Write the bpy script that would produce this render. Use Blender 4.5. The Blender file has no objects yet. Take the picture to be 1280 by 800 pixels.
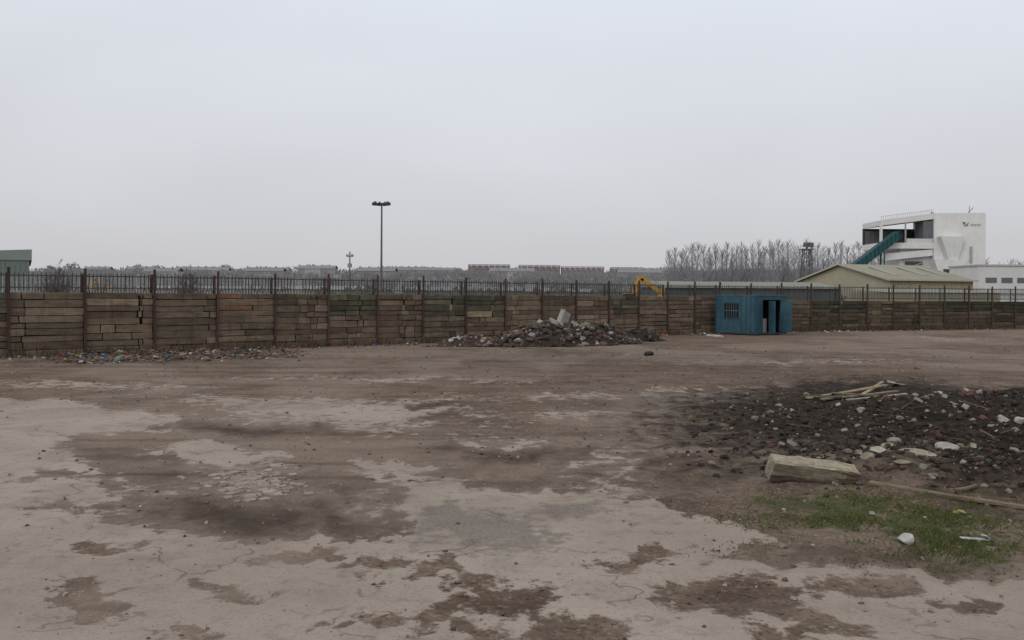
import bpy, math, random, bmesh
import numpy as np
from mathutils import Vector, Matrix, Euler
random.seed(7); rng=np.random.default_rng(7)
R=random.random
def U(a,b): return a+(b-a)*random.random()
sc=bpy.context.scene
sc.view_settings.view_transform='Standard'; sc.view_settings.look='None'; sc.view_settings.exposure=0
EYE=2.4
# site survey helper: bearing/depression sighting -> ground plan metres
def g(u,v):
    d=2640.0/(v-369.0-(u-640)*.0061); return ((u-640.0)/1100.0*d, d)
# ---------------- camera
cam=bpy.data.cameras.new("camera"); co=bpy.data.objects.new("camera",cam); sc.collection.objects.link(co)
co.location=(0,0,EYE); co.rotation_euler=(math.radians(90),math.radians(-.35),0)
cam.sensor_width=36; cam.lens=36*1100/1280; cam.shift_y=-31/1280; cam.clip_end=9000; cam.clip_start=0.1
sc.camera=co
# ---------------- noise
def hsh(ix,iy,s):
    n=(ix*374761393+iy*668265263+s*1442695041)&0xffffffff
    n=((n^(n>>13))*1274126177)&0xffffffff
    return ((n^(n>>16))&0xffff)/65535.0
def vnoise(x,y,s=0):
    x=np.asarray(x,float); y=np.asarray(y,float)
    ix=np.floor(x).astype(np.int64); iy=np.floor(y).astype(np.int64)
    fx=x-ix; fy=y-iy; fx=fx*fx*(3-2*fx); fy=fy*fy*(3-2*fy)
    a=hsh(ix,iy,s);b=hsh(ix+1,iy,s);c=hsh(ix,iy+1,s);d=hsh(ix+1,iy+1,s)
    return (a*(1-fx)+b*fx)*(1-fy)+(c*(1-fx)+d*fx)*fy
def fbm(x,y,s=0,o=4):
    t=0;a=.5;n=0
    for i in range(o):
        t=t+a*vnoise(x*2**i+i*17.3,y*2**i-i*9.1,s+i); n+=a; a*=.5
    return t/n
# ---------------- materials
def newmat(name):
    m=bpy.data.materials.new(name); m.use_nodes=True; nt=m.node_tree
    return m,nt,nt.nodes["Principled BSDF"]
def N(nt,t,**k):
    n=nt.nodes.new(t)
    for a,b in k.items(): setattr(n,a,b)
    return n
def math_(nt,op,a,b=None,c=None,clamp=False):
    n=N(nt,'ShaderNodeMath',operation=op); n.use_clamp=clamp
    for i,x in enumerate((a,b,c)):
        if x is None: continue
        if isinstance(x,(int,float)): n.inputs[i].default_value=x
        else: nt.links.new(x,n.inputs[i])
    return n.outputs[0]
def mix_(nt,f,a,b,bt='MIX'):
    n=N(nt,'ShaderNodeMix',data_type='RGBA',blend_type=bt)
    for s,x in ((n.inputs[0],f),(n.inputs[6],a),(n.inputs[7],b)):
        if isinstance(x,(int,float)): s.default_value=x
        elif isinstance(x,tuple): s.default_value=(*x,1) if len(x)==3 else x
        else: nt.links.new(x,s)
    return n.outputs[2]
def noise_(nt,vec,scale,detail=3,rough=.6,dist=0):
    n=N(nt,'ShaderNodeTexNoise'); n.inputs['Scale'].default_value=scale
    n.inputs['Detail'].default_value=detail; n.inputs['Roughness'].default_value=rough
    n.inputs['Distortion'].default_value=dist
    if vec is not None: nt.links.new(vec,n.inputs['Vector'])
    return n.outputs[0]
def ramp01(nt,x,lo,hi):
    n=N(nt,'ShaderNodeMapRange'); n.interpolation_type='SMOOTHSTEP'
    n.inputs[1].default_value=lo; n.inputs[2].default_value=hi
    nt.links.new(x,n.inputs[0]); return n.outputs[0]
def colmat(name,scale=2.0,amt=.5,rough=.85,bump=.3,stretch=(1,1,1),fine=8,bdist=.02,streak=0,streakc=(.09,.06,.045)):
    m,nt,p=newmat(name)
    tc=N(nt,'ShaderNodeTexCoord'); mp=N(nt,'ShaderNodeMapping'); mp.inputs['Scale'].default_value=stretch
    nt.links.new(tc.outputs['Object'],mp.inputs[0]); v=mp.outputs[0]
    at=N(nt,'ShaderNodeAttribute',attribute_name='Col')
    n1=noise_(nt,v,scale,3,.65); n2=noise_(nt,v,scale*fine,2,.7)
    s=math_(nt,'ADD',math_(nt,'MULTIPLY',n1,.6),math_(nt,'MULTIPLY',n2,.4))
    f=math_(nt,'MULTIPLY_ADD',math_(nt,'SUBTRACT',s,.5),amt*4,1.0)
    f=math_(nt,'MAXIMUM',f,.15)
    cx=N(nt,'ShaderNodeCombineXYZ'); [nt.links.new(f,cx.inputs[i]) for i in range(3)]
    c=mix_(nt,1.0,at.outputs['Color'],cx.outputs[0],'MULTIPLY')
    if streak:
        mp2=N(nt,'ShaderNodeMapping'); mp2.inputs['Scale'].default_value=(3,3,.25)
        nt.links.new(tc.outputs['Object'],mp2.inputs[0])
        st=ramp01(nt,noise_(nt,mp2.outputs[0],1.5,4,.7),.5,.7)
        c=mix_(nt,math_(nt,'MULTIPLY',st,streak),c,streakc)
    nt.links.new(c,p.inputs['Base Color']); p.inputs['Roughness'].default_value=rough
    p.inputs['Specular IOR Level'].default_value=.2
    if bump:
        b=N(nt,'ShaderNodeBump'); b.inputs['Strength'].default_value=bump; b.inputs['Distance'].default_value=bdist
        nt.links.new(s,b.inputs['Height']); nt.links.new(b.outputs[0],p.inputs['Normal'])
    return m
M_wood=colmat("weathered_timber",1.6,.6,.95,.6,(1,1,4),6,.03,.5,(.050,.038,.028))
M_rock=colmat("rubble",3,.5,.95,.5,(1,1,1),6,.02)
M_steel=colmat("painted_steel",1.2,.35,.6,0,(1,1,1),6,.01,.5)
M_paint=colmat("faded_paint",.9,.45,.75,0,(1,1,1),5,.01,.5,(.07,.075,.07))
M_plain=colmat("cladding",.12,.15,.8,0,(1,1,1),8,.01,.14,(.2,.18,.15))
M_white=colmat("white_cladding",.12,.10,.8,0,(1,1,1),8,.01,.22,(.42,.40,.36))
def simple(name,amt=.0):
    m,nt,p=newmat(name); at=N(nt,'ShaderNodeAttribute',attribute_name='Col'); nt.links.new(at.outputs['Color'],p.inputs['Base Color'])
    p.inputs['Roughness'].default_value=.95; p.inputs['Specular IOR Level'].default_value=.1; return m
M_far=simple("distant_surfaces"); M_veg=simple("vegetation")
M_glass,_nt,_p=newmat("dark_glass"); _p.inputs['Base Color'].default_value=(.02,.025,.03,1); _p.inputs['Roughness'].default_value=.15
# ---------------- mesh builder
CB=[(-.5,-.5,-.5),(.5,-.5,-.5),(.5,.5,-.5),(-.5,.5,-.5),(-.5,-.5,.5),(.5,-.5,.5),(.5,.5,.5),(-.5,.5,.5)]
CF=[(0,3,2,1),(4,5,6,7),(0,1,5,4),(1,2,6,5),(2,3,7,6),(3,0,4,7)]
_p=(1+5**.5)/2
IV=[Vector(v).normalized() for v in [(-1,_p,0),(1,_p,0),(-1,-_p,0),(1,-_p,0),(0,-1,_p),(0,1,_p),(0,-1,-_p),(0,1,-_p),(_p,0,-1),(_p,0,1),(-_p,0,-1),(-_p,0,1)]]
IF=[(0,11,5),(0,5,1),(0,1,7),(0,7,10),(0,10,11),(1,5,9),(5,11,4),(11,10,2),(10,7,6),(7,1,8),(3,9,4),(3,4,2),(3,2,6),(3,6,8),(3,8,9),(4,9,5),(2,4,11),(6,2,10),(8,6,7),(9,8,1)]
def vary(c,a=.15):
    k=1+U(-a,a); return tuple(max(0,x*k*(1+U(-a,a)*.25)) for x in c)
class MB:
    def __init__(s): s.v=[];s.f=[];s.c=[]
    def poly(s,vs,fs,col):
        o=len(s.v); s.v.extend([tuple(v) for v in vs])
        for f in fs: s.f.append(tuple(i+o for i in f)); s.c.append(col)
    def box(s,c,d,col,rot=(0,0,0),jit=0):
        M=Euler(rot).to_matrix(); vs=[]
        for b in CB:
            p=Vector((b[0]*d[0],b[1]*d[1],b[2]*d[2]))
            if jit: p+=Vector((U(-jit,jit),U(-jit,jit),U(-jit,jit)))
            vs.append(M@p+Vector(c))
        s.poly(vs,CF,col)
    def bbox(s,a,b,col): s.box([(a[i]+b[i])/2 for i in range(3)],[b[i]-a[i] for i in range(3)],col)
    def beam(s,p0,p1,w,h,col):
        p0=Vector(p0);p1=Vector(p1);d=p1-p0;L=d.length
        q=d.to_track_quat('X','Z').to_matrix(); vs=[q@Vector((b[0]*L,b[1]*w,b[2]*h))+(p0+p1)/2 for b in CB]
        s.poly(vs,CF,col)
    def cyl(s,p0,p1,r0,r1,col,n=10):
        p0=Vector(p0);p1=Vector(p1);q=(p1-p0).to_track_quat('Z','Y').to_matrix();vs=[]
        for p,r in((p0,r0),(p1,r1)):
            for i in range(n):
                a=2*math.pi*i/n; vs.append(p+q@Vector((math.cos(a)*r,math.sin(a)*r,0)))
        fs=[(i,(i+1)%n,(i+1)%n+n,i+n) for i in range(n)]+[tuple(range(n))[::-1],tuple(range(n,2*n))]
        s.poly(vs,fs,col)
    def chunk(s,c,r,col,sq=(1,1,1)):
        M=Euler((U(0,6),U(0,6),U(0,6))).to_matrix(); M2=Euler((U(-.3,.3),U(-.3,.3),U(0,6))).to_matrix(); c=Vector(c)
        if R()<.5:
            d=(U(.6,1.3),U(.5,1.1),U(.4,.9)); vs=[]
            for b in CB:
                p=M@Vector([b[i]*2*r*d[i]*.8*U(.65,1.15) for i in range(3)])
                vs.append(M2@Vector([p[i]*sq[i] for i in range(3)])+c)
            s.poly(vs,CF,col)
        else:
            vs=[]
            for b in IV:
                p=M@(b*r*U(.65,1.2)); vs.append(M2@Vector([p[i]*sq[i] for i in range(3)])+c)
            s.poly(vs,IF,col)
    def ribbon(s,p0,p1,w,col):
        p0=Vector(p0);p1=Vector(p1);d=(p1-p0)
        n=d.cross(Vector((U(-1,1),U(-1,1),U(-.4,.4))))
        if n.length<1e-5: return
        n=n.normalized()*w*.5
        s.poly([p0-n,p0+n,p1+n*.4,p1-n*.4],[(0,1,2,3)],col)
    def build(s,name,mat,parent=None,loc=(0,0,0),rz=0,bevel=0):
        me=bpy.data.meshes.new(name); me.from_pydata(s.v,[],s.f); me.update()
        a=me.attributes.new("Col",'FLOAT_COLOR','CORNER')
        cnt=np.array([len(f) for f in s.f]); c=np.array([(*x[:3],1.0) for x in s.c],dtype=np.float32)
        a.data.foreach_set("color",np.repeat(c,cnt,axis=0).ravel())
        me.materials.append(mat)
        o=bpy.data.objects.new(name,me); sc.collection.objects.link(o)
        o.location=loc;o.rotation_euler=(0,0,rz)
        if parent: o.parent=parent
        if bevel:
            b=o.modifiers.new("bevel",'BEVEL'); b.width=bevel; b.segments=1
        return o
def root(name,loc=(0,0,0),rz=0):
    o=bpy.data.objects.new(name,None); sc.collection.objects.link(o); o.location=loc;o.rotation_euler=(0,0,rz); return o
# ---- wall lines in plan
P0=(-18.74,32.7); SL=1.62/2.03
def wall_y(X0):
    return P0[1]+(X0-P0[0])*SL if X0<13.7 else 59.2+(X0-13.7)*.427
# ---------------- ground
xs=np.concatenate([[-6000,-2500,-1000,-450,-200,-110,-70,-50],np.arange(-40,-10,.3),np.arange(-10,12,.09),np.arange(12,48,.25),[52,65,100,180,400,1000,2500,6000]])
yl=[-6000,-1500,-300,-80,-25,-10,-4,0,2]
y=3.
while y<78: yl.append(y); y+=max(.05,y*.0085)
yl+= [84,95,120,160,230,350,600,1200,3000,7000]
ys=np.array(yl,float)
X,Y=np.meshgrid(xs,ys); x=X.ravel(); y=Y.ravel()
Dn=np.clip(y,4,70)
sc_=Dn/12.
onsite=(np.abs(x)<60)&(y<78)&(y>2)
wx=x+(fbm(x/sc_*1.3,y/sc_*.8,3)-.5)*1.7*sc_*.8+(fbm(x/sc_*5,y/sc_*3.5,13)-.5)*.5*sc_; wy=y+(fbm(x/sc_*1.3,y/sc_*.8,31)-.5)*2.0*sc_+(fbm(x/sc_*5,y/sc_*3.5,23)-.5)*.8*sc_
wx=np.where(onsite,wx,x); wy=np.where(onsite,wy,y)
def sdf(poly,px,py):
    d=np.full(px.shape,1e9); ins=np.zeros(px.shape,bool); n=len(poly)
    for i in range(n):
        ax,ay=poly[i];bx,by=poly[(i+1)%n]
        ex,ey=bx-ax,by-ay; t=np.clip(((px-ax)*ex+(py-ay)*ey)/(ex*ex+ey*ey+1e-9),0,1)
        d=np.minimum(d,np.hypot(px-ax-t*ex,py-ay-t*ey))
        c=((ay>py)!=(by>py))&(px<(bx-ax)*(py-ay)/(by-ay+1e-12)+ax); ins^=c
    return np.where(ins,d,-d)
def ell(u,v,ru,rv,soft=.35):
    v=v-(u-640)*.0061
    n=2640/(v+rv-369); f=2640/(v-rv-369); cy=(n+f)/2; ryw=(f-n)/2; cx=(u-640)/1100*cy; rxw=ru/1100*cy
    dx=wx-cx; dy=wy-cy
    dx=dx-dy*(cx/cy)
    s=1-np.sqrt((dx/rxw)**2+(dy/ryw)**2)
    return np.clip(.5+s/soft*.5,0,1)
C1=[g(*p) for p in [(-400,500),(60,500),(130,508),(215,522),(245,540),(150,543),(75,548),(75,565),(110,588),(190,602),(215,622),(180,650),(250,668),(380,662),(450,635),(490,603),(455,575),(460,562),(560,583),(640,603),(740,612),(840,630),(930,662),(1060,690),(1280,722),(1600,780)]]+[(20,-5),(-30,-5)]
s1=sdf(C1,wx,wy)
dirt=1-np.clip(.5+s1/(.055*Dn),0,1)
for e in [(285,566,95,15,.5,.95),(450,512,150,20,.7,.8),(800,583,85,35,.45,.95),(620,548,70,12,.9,.6),(890,491,90,9,.7,.75),(690,492,120,7,.9,.6),(90,482,200,6,.8,.65),(520,471,170,4.5,.9,.6),(1000,452,230,5,.9,.5),(1180,422,200,3.5,.9,.5),(330,500,120,9,.9,.7),(690,515,90,8,.9,.6),(850,520,70,7,.9,.65),(380,470,120,3,.9,.5),(760,440,100,3,.9,.45)]:
    dirt=np.minimum(dirt,1-e[5]*ell(*e[:5]))
damp=np.zeros(x.shape)
for e in [(580,652,85,26,.7),(690,632,60,10,.9),(640,665,60,12,.9),(830,500,100,10,.9)]: damp=np.maximum(damp,ell(*e))
for e in [(835,598,55,15,.6),(700,784,90,24,.5),(625,735,65,20,.7),(555,708,70,11,.9),(925,745,95,25,.5),(1085,738,65,14,.8),(110,757,50,26,.7),(425,774,17,8,.5),(295,733,38,9,.8),(400,690,45,8,.8),(1220,748,65,11,.9),(820,690,35,9,.8),(60,600,60,6,.9),(120,690,60,7,.9),(1000,790,70,16,.9),(260,790,60,10,.9),(470,755,30,7,.9),(560,770,45,14,.9),(330,735,30,8,.9),(780,700,70,7,.9),(980,690,80,12,.9),(60,640,50,8,.9),(480,690,50,6,.9)]:
    dirt=np.maximum(dirt,.92*ell(*e))
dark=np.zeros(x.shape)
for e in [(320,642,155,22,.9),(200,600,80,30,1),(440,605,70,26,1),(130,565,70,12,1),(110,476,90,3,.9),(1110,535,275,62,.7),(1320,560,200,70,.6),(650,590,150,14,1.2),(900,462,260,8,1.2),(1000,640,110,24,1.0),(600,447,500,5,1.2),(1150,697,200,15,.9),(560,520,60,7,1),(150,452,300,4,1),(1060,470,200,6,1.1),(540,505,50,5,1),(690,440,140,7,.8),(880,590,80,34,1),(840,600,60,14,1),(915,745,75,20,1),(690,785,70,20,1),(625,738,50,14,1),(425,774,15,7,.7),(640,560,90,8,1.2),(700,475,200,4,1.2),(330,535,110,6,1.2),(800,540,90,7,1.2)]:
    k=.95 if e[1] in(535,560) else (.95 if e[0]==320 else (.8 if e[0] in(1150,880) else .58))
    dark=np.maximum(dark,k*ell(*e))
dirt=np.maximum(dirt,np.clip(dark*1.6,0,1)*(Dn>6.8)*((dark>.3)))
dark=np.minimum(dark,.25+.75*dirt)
soil=np.maximum(ell(1105,535,265,62,.65),ell(1330,560,200,75,.6))
grass=np.maximum(.95*ell(1130,652,170,32,.9),np.maximum(ell(1010,632,70,18,.8),.85*ell(1250,680,85,24,.9)))
grass=grass*np.clip(dirt*1.6-.3,0,1)
big=fbm(x/4.,y/7.,77,5)
mound=.48*np.exp(-(((x-11.5)/4.4)**2+((y-16.8)/3.8)**2)**1.5)+.18*np.exp(-(((x-5.8)/1.8)**2+((y-12.6)/1.2)**2))
z=mound*(.6+.8*fbm(x*1.1,y*1.1,5))+(fbm(x*.35,y*.35,9)-.5)*.06-.025*dirt+(fbm(x*3,y*3,19)-.5)*(.02+.035*dirt+.14*soil*dirt)
z=np.where(onsite,z,0)
nx,ny=len(xs),len(ys)
idx=np.arange(nx*ny).reshape(ny,nx)
faces=np.stack([idx[:-1,:-1],idx[:-1,1:],idx[1:,1:],idx[1:,:-1]],-1).reshape(-1,4)
me=bpy.data.meshes.new("ground"); me.from_pydata(np.stack([x,y,z],1).tolist(),[],faces.tolist()); me.update()
for nm,arr in (("dirt",dirt),("dark",dark),("soil",soil),("grass",grass),("damp",damp),("big",big)):
    a=me.attributes.new(nm,'FLOAT','POINT'); a.data.foreach_set("value",arr.astype(np.float32))
me.polygons.foreach_set("use_smooth",[True]*len(me.polygons))
gob=bpy.data.objects.new("ground",me); sc.collection.objects.link(gob)
zg=z.reshape(ny,nx)
def gz(px,py):
    j=min(nx-2,max(0,int(np.searchsorted(xs,px))-1)); i=min(ny-2,max(0,int(np.searchsorted(ys,py))-1))
    return float(zg[i:i+2,j:j+2].mean())
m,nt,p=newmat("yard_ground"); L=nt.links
tc=N(nt,'ShaderNodeTexCoord'); v=tc.outputs['Object']
def A(n): return N(nt,'ShaderNodeAttribute',attribute_name=n).outputs['Fac']
nA=noise_(nt,v,.8,4,.65); nB=noise_(nt,v,5,4,.7); nC=noise_(nt,v,28,3,.75); nD=noise_(nt,v,.22,3,.6); nE=noise_(nt,v,2.2,5,.7,.6)
mpt=N(nt,'ShaderNodeMapping'); mpt.inputs['Rotation'].default_value=(0,0,math.radians(-24)); mpt.inputs['Scale'].default_value=(.12,1.3,1); L.new(v,mpt.inputs[0])
nT=noise_(nt,mpt.outputs[0],.9,3,.65,.5)
c=mix_(nt,ramp01(nt,nD,.35,.65),(.310,.258,.212),(.385,.326,.272))
c=mix_(nt,math_(nt,'MULTIPLY',ramp01(nt,nA,.48,.68),.42),c,(.235,.187,.148))
c=mix_(nt,math_(nt,'MULTIPLY',ramp01(nt,nE,.5,.72),.42),c,(.20,.158,.126))
c=mix_(nt,math_(nt,'MULTIPLY',ramp01(nt,nB,.52,.72),.5),c,(.185,.150,.12))
c=mix_(nt,math_(nt,'MULTIPLY',ramp01(nt,nC,.54,.72),.5),c,(.15,.12,.096))
c=mix_(nt,math_(nt,'MULTIPLY',ramp01(nt,nC,.45,.25),.35),c,(.46,.41,.36))
nv=N(nt,'ShaderNodeTexNoise'); nv.inputs['Scale'].default_value=1.5; nv.inputs['Detail'].default_value=4; L.new(v,nv.inputs['Vector'])
vm=N(nt,'ShaderNodeVectorMath',operation='MULTIPLY_ADD'); L.new(nv.outputs['Color'],vm.inputs[0]); vm.inputs[1].default_value=(1.3,1.3,0); L.new(v,vm.inputs[2])
vo=N(nt,'ShaderNodeTexVoronoi',feature='DISTANCE_TO_EDGE'); vo.inputs['Scale'].default_value=.55; L.new(vm.outputs[0],vo.inputs['Vector'])
ck=math_(nt,'MULTIPLY',ramp01(nt,vo.outputs['Distance'],.010,.001),ramp01(nt,nA,.46,.6))
c=mix_(nt,math_(nt,'MULTIPLY',ck,.6),c,(.12,.092,.073))
vo=N(nt,'ShaderNodeTexVoronoi'); vo.inputs['Scale'].default_value=32; L.new(v,vo.inputs['Vector'])
sep=N(nt,'ShaderNodeSeparateColor'); L.new(vo.outputs['Color'],sep.inputs[0])
d=mix_(nt,ramp01(nt,nA,.35,.65),(.128,.088,.062),(.200,.148,.110))
d=mix_(nt,math_(nt,'MULTIPLY',ramp01(nt,nB,.45,.7),.5),d,(.088,.061,.044))
d=mix_(nt,math_(nt,'MULTIPLY',ramp01(nt,nE,.54,.7),.5),d,(.235,.18,.138))
d=mix_(nt,math_(nt,'MULTIPLY',ramp01(nt,sep.outputs[0],.84,.92),.5),d,(.28,.235,.195))
d=mix_(nt,math_(nt,'MULTIPLY',ramp01(nt,sep.outputs[1],.80,.9),.5),d,(.050,.037,.029))
d=mix_(nt,math_(nt,'MULTIPLY',ramp01(nt,A("big"),.46,.62),.5),d,(.275,.218,.172))
d=mix_(nt,math_(nt,'MULTIPLY',ramp01(nt,nT,.52,.66),.45),d,(.085,.060,.045))
d=mix_(nt,math_(nt,'MULTIPLY',ramp01(nt,nT,.46,.34),.4),d,(.255,.205,.165))
dirtf=math_(nt,'ADD',A("dirt"),math_(nt,'ADD',math_(nt,'MULTIPLY',math_(nt,'SUBTRACT',nE,.5),1.5),math_(nt,'MULTIPLY',math_(nt,'SUBTRACT',nB,.5),1.3)))
dirtf=ramp01(nt,dirtf,.36,.62)
col=mix_(nt,dirtf,c,d)
dampf=math_(nt,'MULTIPLY',ramp01(nt,math_(nt,'ADD',A("damp"),math_(nt,'MULTIPLY',math_(nt,'SUBTRACT',nB,.5),2.0)),.35,.8),.7)
col=mix_(nt,dampf,col,mix_(nt,ramp01(nt,nC,.4,.6),(.13,.108,.09),(.23,.20,.172)))
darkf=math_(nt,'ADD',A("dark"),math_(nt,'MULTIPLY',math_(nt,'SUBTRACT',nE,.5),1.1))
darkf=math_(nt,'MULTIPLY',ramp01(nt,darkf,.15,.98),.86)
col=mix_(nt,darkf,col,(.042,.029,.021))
soilf=ramp01(nt,math_(nt,'ADD',A("soil"),math_(nt,'MULTIPLY',math_(nt,'SUBTRACT',nE,.5),1.4)),.35,.8)
col=mix_(nt,math_(nt,'MULTIPLY',soilf,.88),col,mix_(nt,ramp01(nt,nB,.42,.62),(.013,.011,.009),(.046,.033,.026)))
gf=ramp01(nt,math_(nt,'ADD',A("grass"),math_(nt,'ADD',math_(nt,'MULTIPLY',math_(nt,'SUBTRACT',nE,.5),2.4),math_(nt,'MULTIPLY',math_(nt,'SUBTRACT',nB,.5),1.6))),.5,.95)
col=mix_(nt,math_(nt,'MULTIPLY',gf,.8),col,mix_(nt,ramp01(nt,nC,.4,.62),(.04,.047,.015),(.085,.105,.034)))
L.new(col,p.inputs['Base Color']); p.inputs['Roughness'].default_value=.97
p.inputs['Specular IOR Level'].default_value=.08
hh=math_(nt,'ADD',math_(nt,'MULTIPLY',nC,.5),math_(nt,'ADD',math_(nt,'MULTIPLY',nB,1.2),math_(nt,'MULTIPLY',ck,-.4)))
hh=math_(nt,'SUBTRACT',hh,math_(nt,'MULTIPLY',dirtf,.6))
b=N(nt,'ShaderNodeBump'); b.inputs['Strength'].default_value=.75; b.inputs['Distance'].default_value=.03; L.new(hh,b.inputs['Height']); L.new(b.outputs[0],p.inputs['Normal'])
me.materials.append(m)
# ---------------- timber wall
BR=[(.165,.120,.083),(.185,.138,.097),(.14,.104,.074),(.165,.128,.094),(.125,.096,.070),(.215,.165,.115),(.17,.130,.096)]
def timber_wall(name,p0,rz,bays,bl,rows,h,dim=1.0,fence_top=3.17,fz=2.5):
    r=root(name,(p0[0],p0[1],0),rz)
    mb=MB()
    for i in range(bays):
        spl=sorted([0,1]+[U(.12,.88) for _ in range(random.choice((1,2,2,3)))])
        tint=U(.9,1.08); green=R()<.28
        hs=np.array([U(.8,1.2) for _ in range(rows)]); hs=hs/hs.sum()*h; zc=0
        for j in range(rows):
            rh=float(hs[j])
            s2=[0]+sorted([min(.96,max(.04,t+U(-.05,.05))) for t in spl[1:-1]])+[1]
            if R()<.18: s2=[0,1]
            if R()<.2: s2=sorted([0,1,U(.2,.8),U(.1,.9)])
            for a,b_ in zip(s2[:-1],s2[1:]):
                if b_-a<.03: continue
                cc=random.choice(BR); k=tint*dim*U(.75,1.18)
                cc=(cc[0]*k,cc[1]*k,cc[2]*k)
                if green and j>rows*.5: cc=(cc[0]*.6,cc[1]*.72,cc[2]*.7)
                if R()<.018: cc=(.22*dim,.125*dim,.07*dim)
                if R()<.010: cc=(.27*dim,.22*dim,.14*dim)
                l=(b_-a)*bl
                mb.box((i*bl+(a+b_)/2*bl,U(-.03,.03),zc+rh/2),(l-U(.012,.05),.26,rh-U(.008,.034)),cc,(0,U(-.008,.008),0),.012)
            zc+=rh
    mb.box((bays*bl/2,.16,h/2-.03),(bays*bl-.05,.06,h-.12),(.02,.017,.015))
    mb.build("timbers",M_wood,r,bevel=.012)
    mp_=MB(); rc=(.075,.046,.038)
    for i in range(bays+1):
        xx=i*bl+U(-.03,.03); tp=fence_top+.14+U(-.03,.05)
        for yy,w,dd in((-.20,.10,.02),(-.14,.02,.10)):
            mp_.box((xx,yy,tp/2),(w,dd,tp),vary(rc,.2),(0,U(-.006,.006),0))
        mp_.box((xx,.24,tp/2-.1),(.12,.02,tp-.2),rc)
    mp_.build("steel_posts",M_steel,r)
    mf=MB(); fc=(.085,.085,.088)
    for i in range(bays):
        for zz in (fz+.08,fence_top-.12): mf.beam((i*bl,-.05,zz+U(-.015,.015)),(i*bl+bl,-.05,zz+U(-.015,.015)),.04,.045,fc)
    xx=0
    while xx<bays*bl:
        tt=fence_top+U(-.02,.02); lx=U(-.02,.02)
        if R()<.97:
            mf.poly([(xx-.02,-.09,fz-.02),(xx+.02,-.09,fz-.02),(xx+.02+lx,-.09,tt-.05),(xx+lx,-.09,tt),(xx-.02+lx,-.09,tt-.05)],[(0,1,2,3,4)],vary(fc,.3))
            mf.poly([(xx-.02,-.075,fz-.02),(xx+.02,-.075,fz-.02),(xx+.02+lx,-.075,tt-.05),(xx+lx,-.075,tt),(xx-.02+lx,-.075,tt-.05)],[(4,3,2,1,0)],fc)
        xx+=.15
    mf.build("railings",M_steel,r)
    return r
timber_wall("timber_sleeper_wall",(P0[0]-5*2.03,P0[1]-5*1.62),math.atan2(1.62,2.03),21,2.597,9,2.40)
timber_wall("timber_sleeper_wall",(13.9,59.3),math.atan2(.427,1),14,2.6,8,2.15,.62,3.2,2.25)
# ---------------- blue site cabin
cab=root("blue_site_cabin",(15.25,55,0),math.radians(-50))
mb=MB(); W=3.05; Dp=3.4; Hh=2.45; bl=(.048,.112,.152)
wx0,wx1,wz0,wz1=-2.35,-1.3,1.05,1.95
for a,b_ in (((-W,0,.1),(wx0,.06,Hh)),((wx1,0,.1),(0,.06,Hh)),((wx0,0,.1),(wx1,.06,wz0)),((wx0,0,wz1),(wx1,.06,Hh))): mb.bbox(a,b_,bl)
dy0,dy1=.75,2.75
for a,b_ in (((-.06,.06,.1),(0,dy0,Hh)),((-.06,dy1,.1),(0,Dp,Hh)),((-.06,dy0,2.2),(0,dy1,Hh))): mb.bbox(a,b_,(.038,.095,.13))
mb.bbox((-W,.06,.1),(-W+.06,Dp,Hh),bl); mb.bbox((-W+.06,Dp-.06,.1),(-.06,Dp,Hh),(.02,.03,.035))
mb.bbox((-W-.03,-.03,Hh),(.03,Dp+.03,Hh+.07),(.08,.13,.16)); mb.bbox((-W,0,.02),(0,Dp,.1),(.05,.06,.07))
for xx in (-2.75,-1.1,-.75,-.4): mb.bbox((xx,-.02,.15),(xx+.05,-.002,Hh-.05),(.036,.088,.125))
for xx in (-W-.01,-.11): mb.bbox((xx,-.04,.02),(xx+.12,-.003,Hh-.003),(.032,.08,.115))
mb.build("shell",M_paint,cab)
mb=MB(); mb.bbox((wx0,.035,wz0),(wx1,.05,wz1),(.1,.12,.13)); mb.build("window_pane",M_glass,cab)
mb=MB(); wf=(.20,.24,.27)
for a,b_ in (((wx0-.06,-.03,wz0-.06),(wx1+.06,-.004,wz0)),((wx0-.06,-.03,wz1),(wx1+.06,-.004,wz1+.06)),((wx0-.06,-.03,wz0+.001),(wx0,-.004,wz1-.001)),((wx1,-.03,wz0+.001),(wx1+.06,-.004,wz1-.001))): mb.bbox(a,b_,(.03,.08,.11))
for i in range(1,6): mb.bbox((wx0+i*.175-.01,-.02,wz0),(wx0+i*.175+.01,-.006,wz1),wf)
mb.bbox((wx0,-.035,1.48),(wx1,-.021,1.51),wf)
mb.build("window_bars",M_steel,cab)
mb=MB(); mb.box((.46,dy0+.30,1.14),(1.0,.05,2.0),(.045,.115,.155),(0,0,math.radians(-35))); mb.box((.30,dy1+.1,1.14),(.8,.05,1.95),(.05,.115,.15),(0,.05,math.radians(15)))
mb.bbox((-.9,1.3,.1),(-.5,1.9,1.0),(.25,.24,.22)); mb.bbox((-.3,1.9,.1),(-.2,1.98,1.7),(.25,.3,.33))
mb.build("doors",M_paint,cab)
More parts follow.
